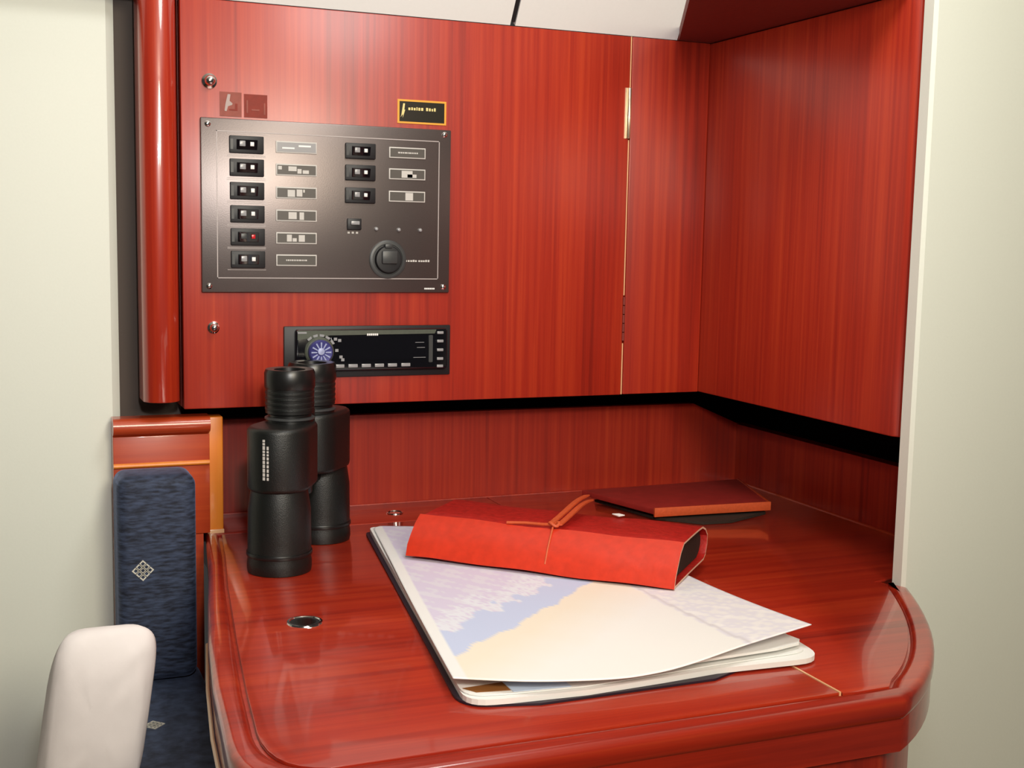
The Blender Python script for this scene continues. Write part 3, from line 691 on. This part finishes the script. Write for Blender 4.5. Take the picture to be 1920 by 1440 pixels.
# the print on the lower fold showing in the gap at the front left: a brown and a pale blue patch
b = MB().prism([(-0.4865, -0.5080), (-0.4800, -0.5185), (-0.4560, -0.5225), (-0.4560, -0.5060)], ZD + 0.0073, ZD + 0.0076); tag(b.build('printed_patch', plain('brown_print', (0.26, 0.10, 0.02), 0.6), ch, smooth=0), 'brown printed strip')
b = MB().prism([(-0.4555, -0.5060), (-0.4555, -0.5260), (-0.4130, -0.5300), (-0.4130, -0.5060)], ZD + 0.0073, ZD + 0.0076); tag(b.build('printed_patch', plain('pale_blue_print', (0.58, 0.70, 0.88), 0.6), ch, smooth=0), 'pale blue printed strip')
# folded loop at the front right between the layers
b = MB()
lo = [(-0.2350, -0.5205), (-0.2120, -0.5150), (-0.2065, -0.5080), (-0.2090, -0.4950), (-0.2500, -0.4900), (-0.3300, -0.5100), (-0.3300, -0.5260)]
b.prism(lo, ZD + 0.0105, ZD + 0.0125); b.build('inner_fold', M['paper'], ch, smooth=0)

# ------------------------------------------------------------------ leather journal
jr = thing('leather_journal', 'red leather wrap journal tied with a thong lying on the sea chart', 'journal', (-0.4198, -0.1739, -0.1266), rz=math.atan2(-0.700, 0.714))
LJ = 0.2615
prof = [(0.000, 0.0010), (0.0030, 0.0100), (0.0100, 0.0190), (0.0190, 0.0280), (0.0300, 0.0345), (0.060, 0.0362), (0.090, 0.0362), (0.1070, 0.0352), (0.1200, 0.0310), (0.1290, 0.0225), (0.1290, 0.0120), (0.1230, 0.0040), (0.1150, 0.0010)]
def offs(pr, d):
    out = []
    for i, p in enumerate(pr):
        a = Vector(pr[max(0, i - 1)]); c = Vector(pr[min(len(pr) - 1, i + 1)]); t = (c - a).normalized()
        out.append((p[0] - t.y * d, p[1] + t.x * d))
    return out
def shell(pr, d_in, u0, u1, n=24, taper=0):
    """a leather sheet that follows a profile, from u0 to u1, slightly uneven"""
    b = MB(); inn = offs(pr, -d_in); rings = []
    for k in range(n + 1):
        t = k / n; rg = []
        for i, (P, Q) in enumerate(zip(pr, inn)):
            fr = i / (len(pr) - 1)
            u = u0 + taper * fr + (u1 - u0 - 2 * taper * fr) * t
            wob = 0.0006 * math.sin(t * 17 + i) + 0.0005 * math.sin(t * 7 + 2 * i)
            rg.append((b.bm.verts.new((u, P[0] + 0, P[1] + wob)), b.bm.verts.new((u, Q[0], Q[1] + wob))))
        rings.append(rg)
    fs = []
    for r0, r1 in zip(rings, rings[1:]):
        for i in range(len(pr) - 1):
            fs.append(b.bm.faces.new((r0[i][0], r1[i][0], r1[i + 1][0], r0[i + 1][0]))); fs.append(b.bm.faces.new((r0[i][1], r0[i + 1][1], r1[i + 1][1], r1[i][1])))
        for i in (0, -1): fs.append(b.bm.faces.new((r0[i][0], r0[i][1], r1[i][1], r1[i][0])))
    ends = []
    for rg in (rings[0], rings[-1]):
        for i in range(len(pr) - 1): ends.append(b.bm.faces.new((rg[i][0], rg[i + 1][0], rg[i + 1][1], rg[i][1])))
    bmesh.ops.recalc_face_normals(b.bm, faces=fs + ends)
    for f in ends: f.material_index = 1
    return b
cv = shell(prof + [(0.06, 0.0008), (0.004, 0.0006)], 0.0018, 0.0, LJ).build('cover', M['leather'], jr, local=True, smooth=40); cv.data.materials.append(M['leather_edge'])
MB().prism(offs(prof, -0.0050)[1:-1] + [(0.110, 0.0035), (0.010, 0.0035)], 0.008, LJ - 0.006, axis='x').build('page_block', M['page_and_shadow'], jr, local=True)
fl = shell(offs(prof[:5], 0.0022), 0.0020, -0.0015, LJ + 0.0015).build('flap', M['leather_flap'], jr, local=True, smooth=60); fl.data.materials.append(M['leather_edge'])
# thong wrapped over the flap, knot and two tails
b = MB(); b.tube([(0.090, 0.0290, 0.0372), (0.108, 0.0325, 0.0380), (0.126, 0.0310, 0.0388), (0.137, 0.0300, 0.0400)], 0.0015, 8)
b.tube([(0.137, 0.0300, 0.0400), (0.1385, 0.018, 0.0305), (0.1395, 0.008, 0.0205), (0.140, 0.001, 0.0090)], 0.0010, 8)
b.build('wrap_thong', M['thong'], jr, local=True)
b = MB()
for a in range(3): b.tube([(0.1375 + 0.0045 * math.cos(t + a), 0.0305 + 0.0035 * math.sin(t + a), 0.0405 + 0.0015 * math.sin(2 * t + a * 2)) for t in [k * 0.62 for k in range(9)]], 0.0014, 8)
b.build('knot', M['thong'], jr, local=True)
for x0, x1, lift, v1 in ((0.1340, 0.1420, 0.0520, 0.116), (0.1425, 0.1475, 0.0485, 0.112)):
    n = 12; path = []; wd = []
    for k in range(n + 1):
        t = k / n; path.append((lerp(x0, x1, t) + 0.0015 * math.sin(t * 5), lerp(0.030, v1, t), 0.0402 + (lift - 0.0402) * t + 0.0035 * math.sin(t * math.pi)))
        wd.append((1, 0.1, 0.15))
    tag(MB().strip(path, 0.0060, 0.0016, wd).build('strap_tail', M['thong'], jr, local=True), None)
# paper slip
b = MB().prism([(0.1700, 0.1080), (0.1790, 0.1010), (0.1830, 0.1080), (0.1760, 0.1120)], 0.0374, 0.0382)
tag(b.build('paper_slip', M['paper'], jr, local=True, smooth=0), 'small white paper slip')

# ------------------------------------------------------------------ dark folder with a bright front edge in the corner
fo = thing('leather_folder', 'dark maroon folder with an orange front edge in the rear right corner', 'folder', (0.0, 0.02, ZD))
top_p = [(-0.125, 0.055), (-0.0925, -0.0680), (0.0555, -0.0770), (0.1000, 0.0600)]
shadow_base = [(-0.110, 0.050), (-0.085, -0.060), (-0.045, -0.098), (-0.0100, -0.100), (0.054, -0.0735), (0.088, 0.055)]  # folder base drawn forward to paint the shadow wedge under its edge
MB().prism(shadow_base, ZD + 0.0003, ZD + 0.0035).build('base', M['page_and_shadow'], fo)
MB().prism(top_p, ZD + 0.0085, ZD + 0.0150, bev=0.0008).build('cover', M['tray_dark'], fo)
b = MB().prism([(-0.0930, -0.0700), (0.0570, -0.0792), (0.0565, -0.0768), (-0.0930, -0.0676)], ZD + 0.0060, ZD + 0.0165, bev=0.0006)
tag(b.build('front_edge', M['thong'], fo), 'orange leather front edge')
b = MB().prism([(0.0572, -0.0780), (0.1020, 0.0595), (0.0990, 0.0605), (0.0545, -0.0770)], ZD + 0.0100, ZD + 0.0160, bev=0.0006)
tag(b.build('side_edge', M['rail_wood'], fo), 'brown side edge')
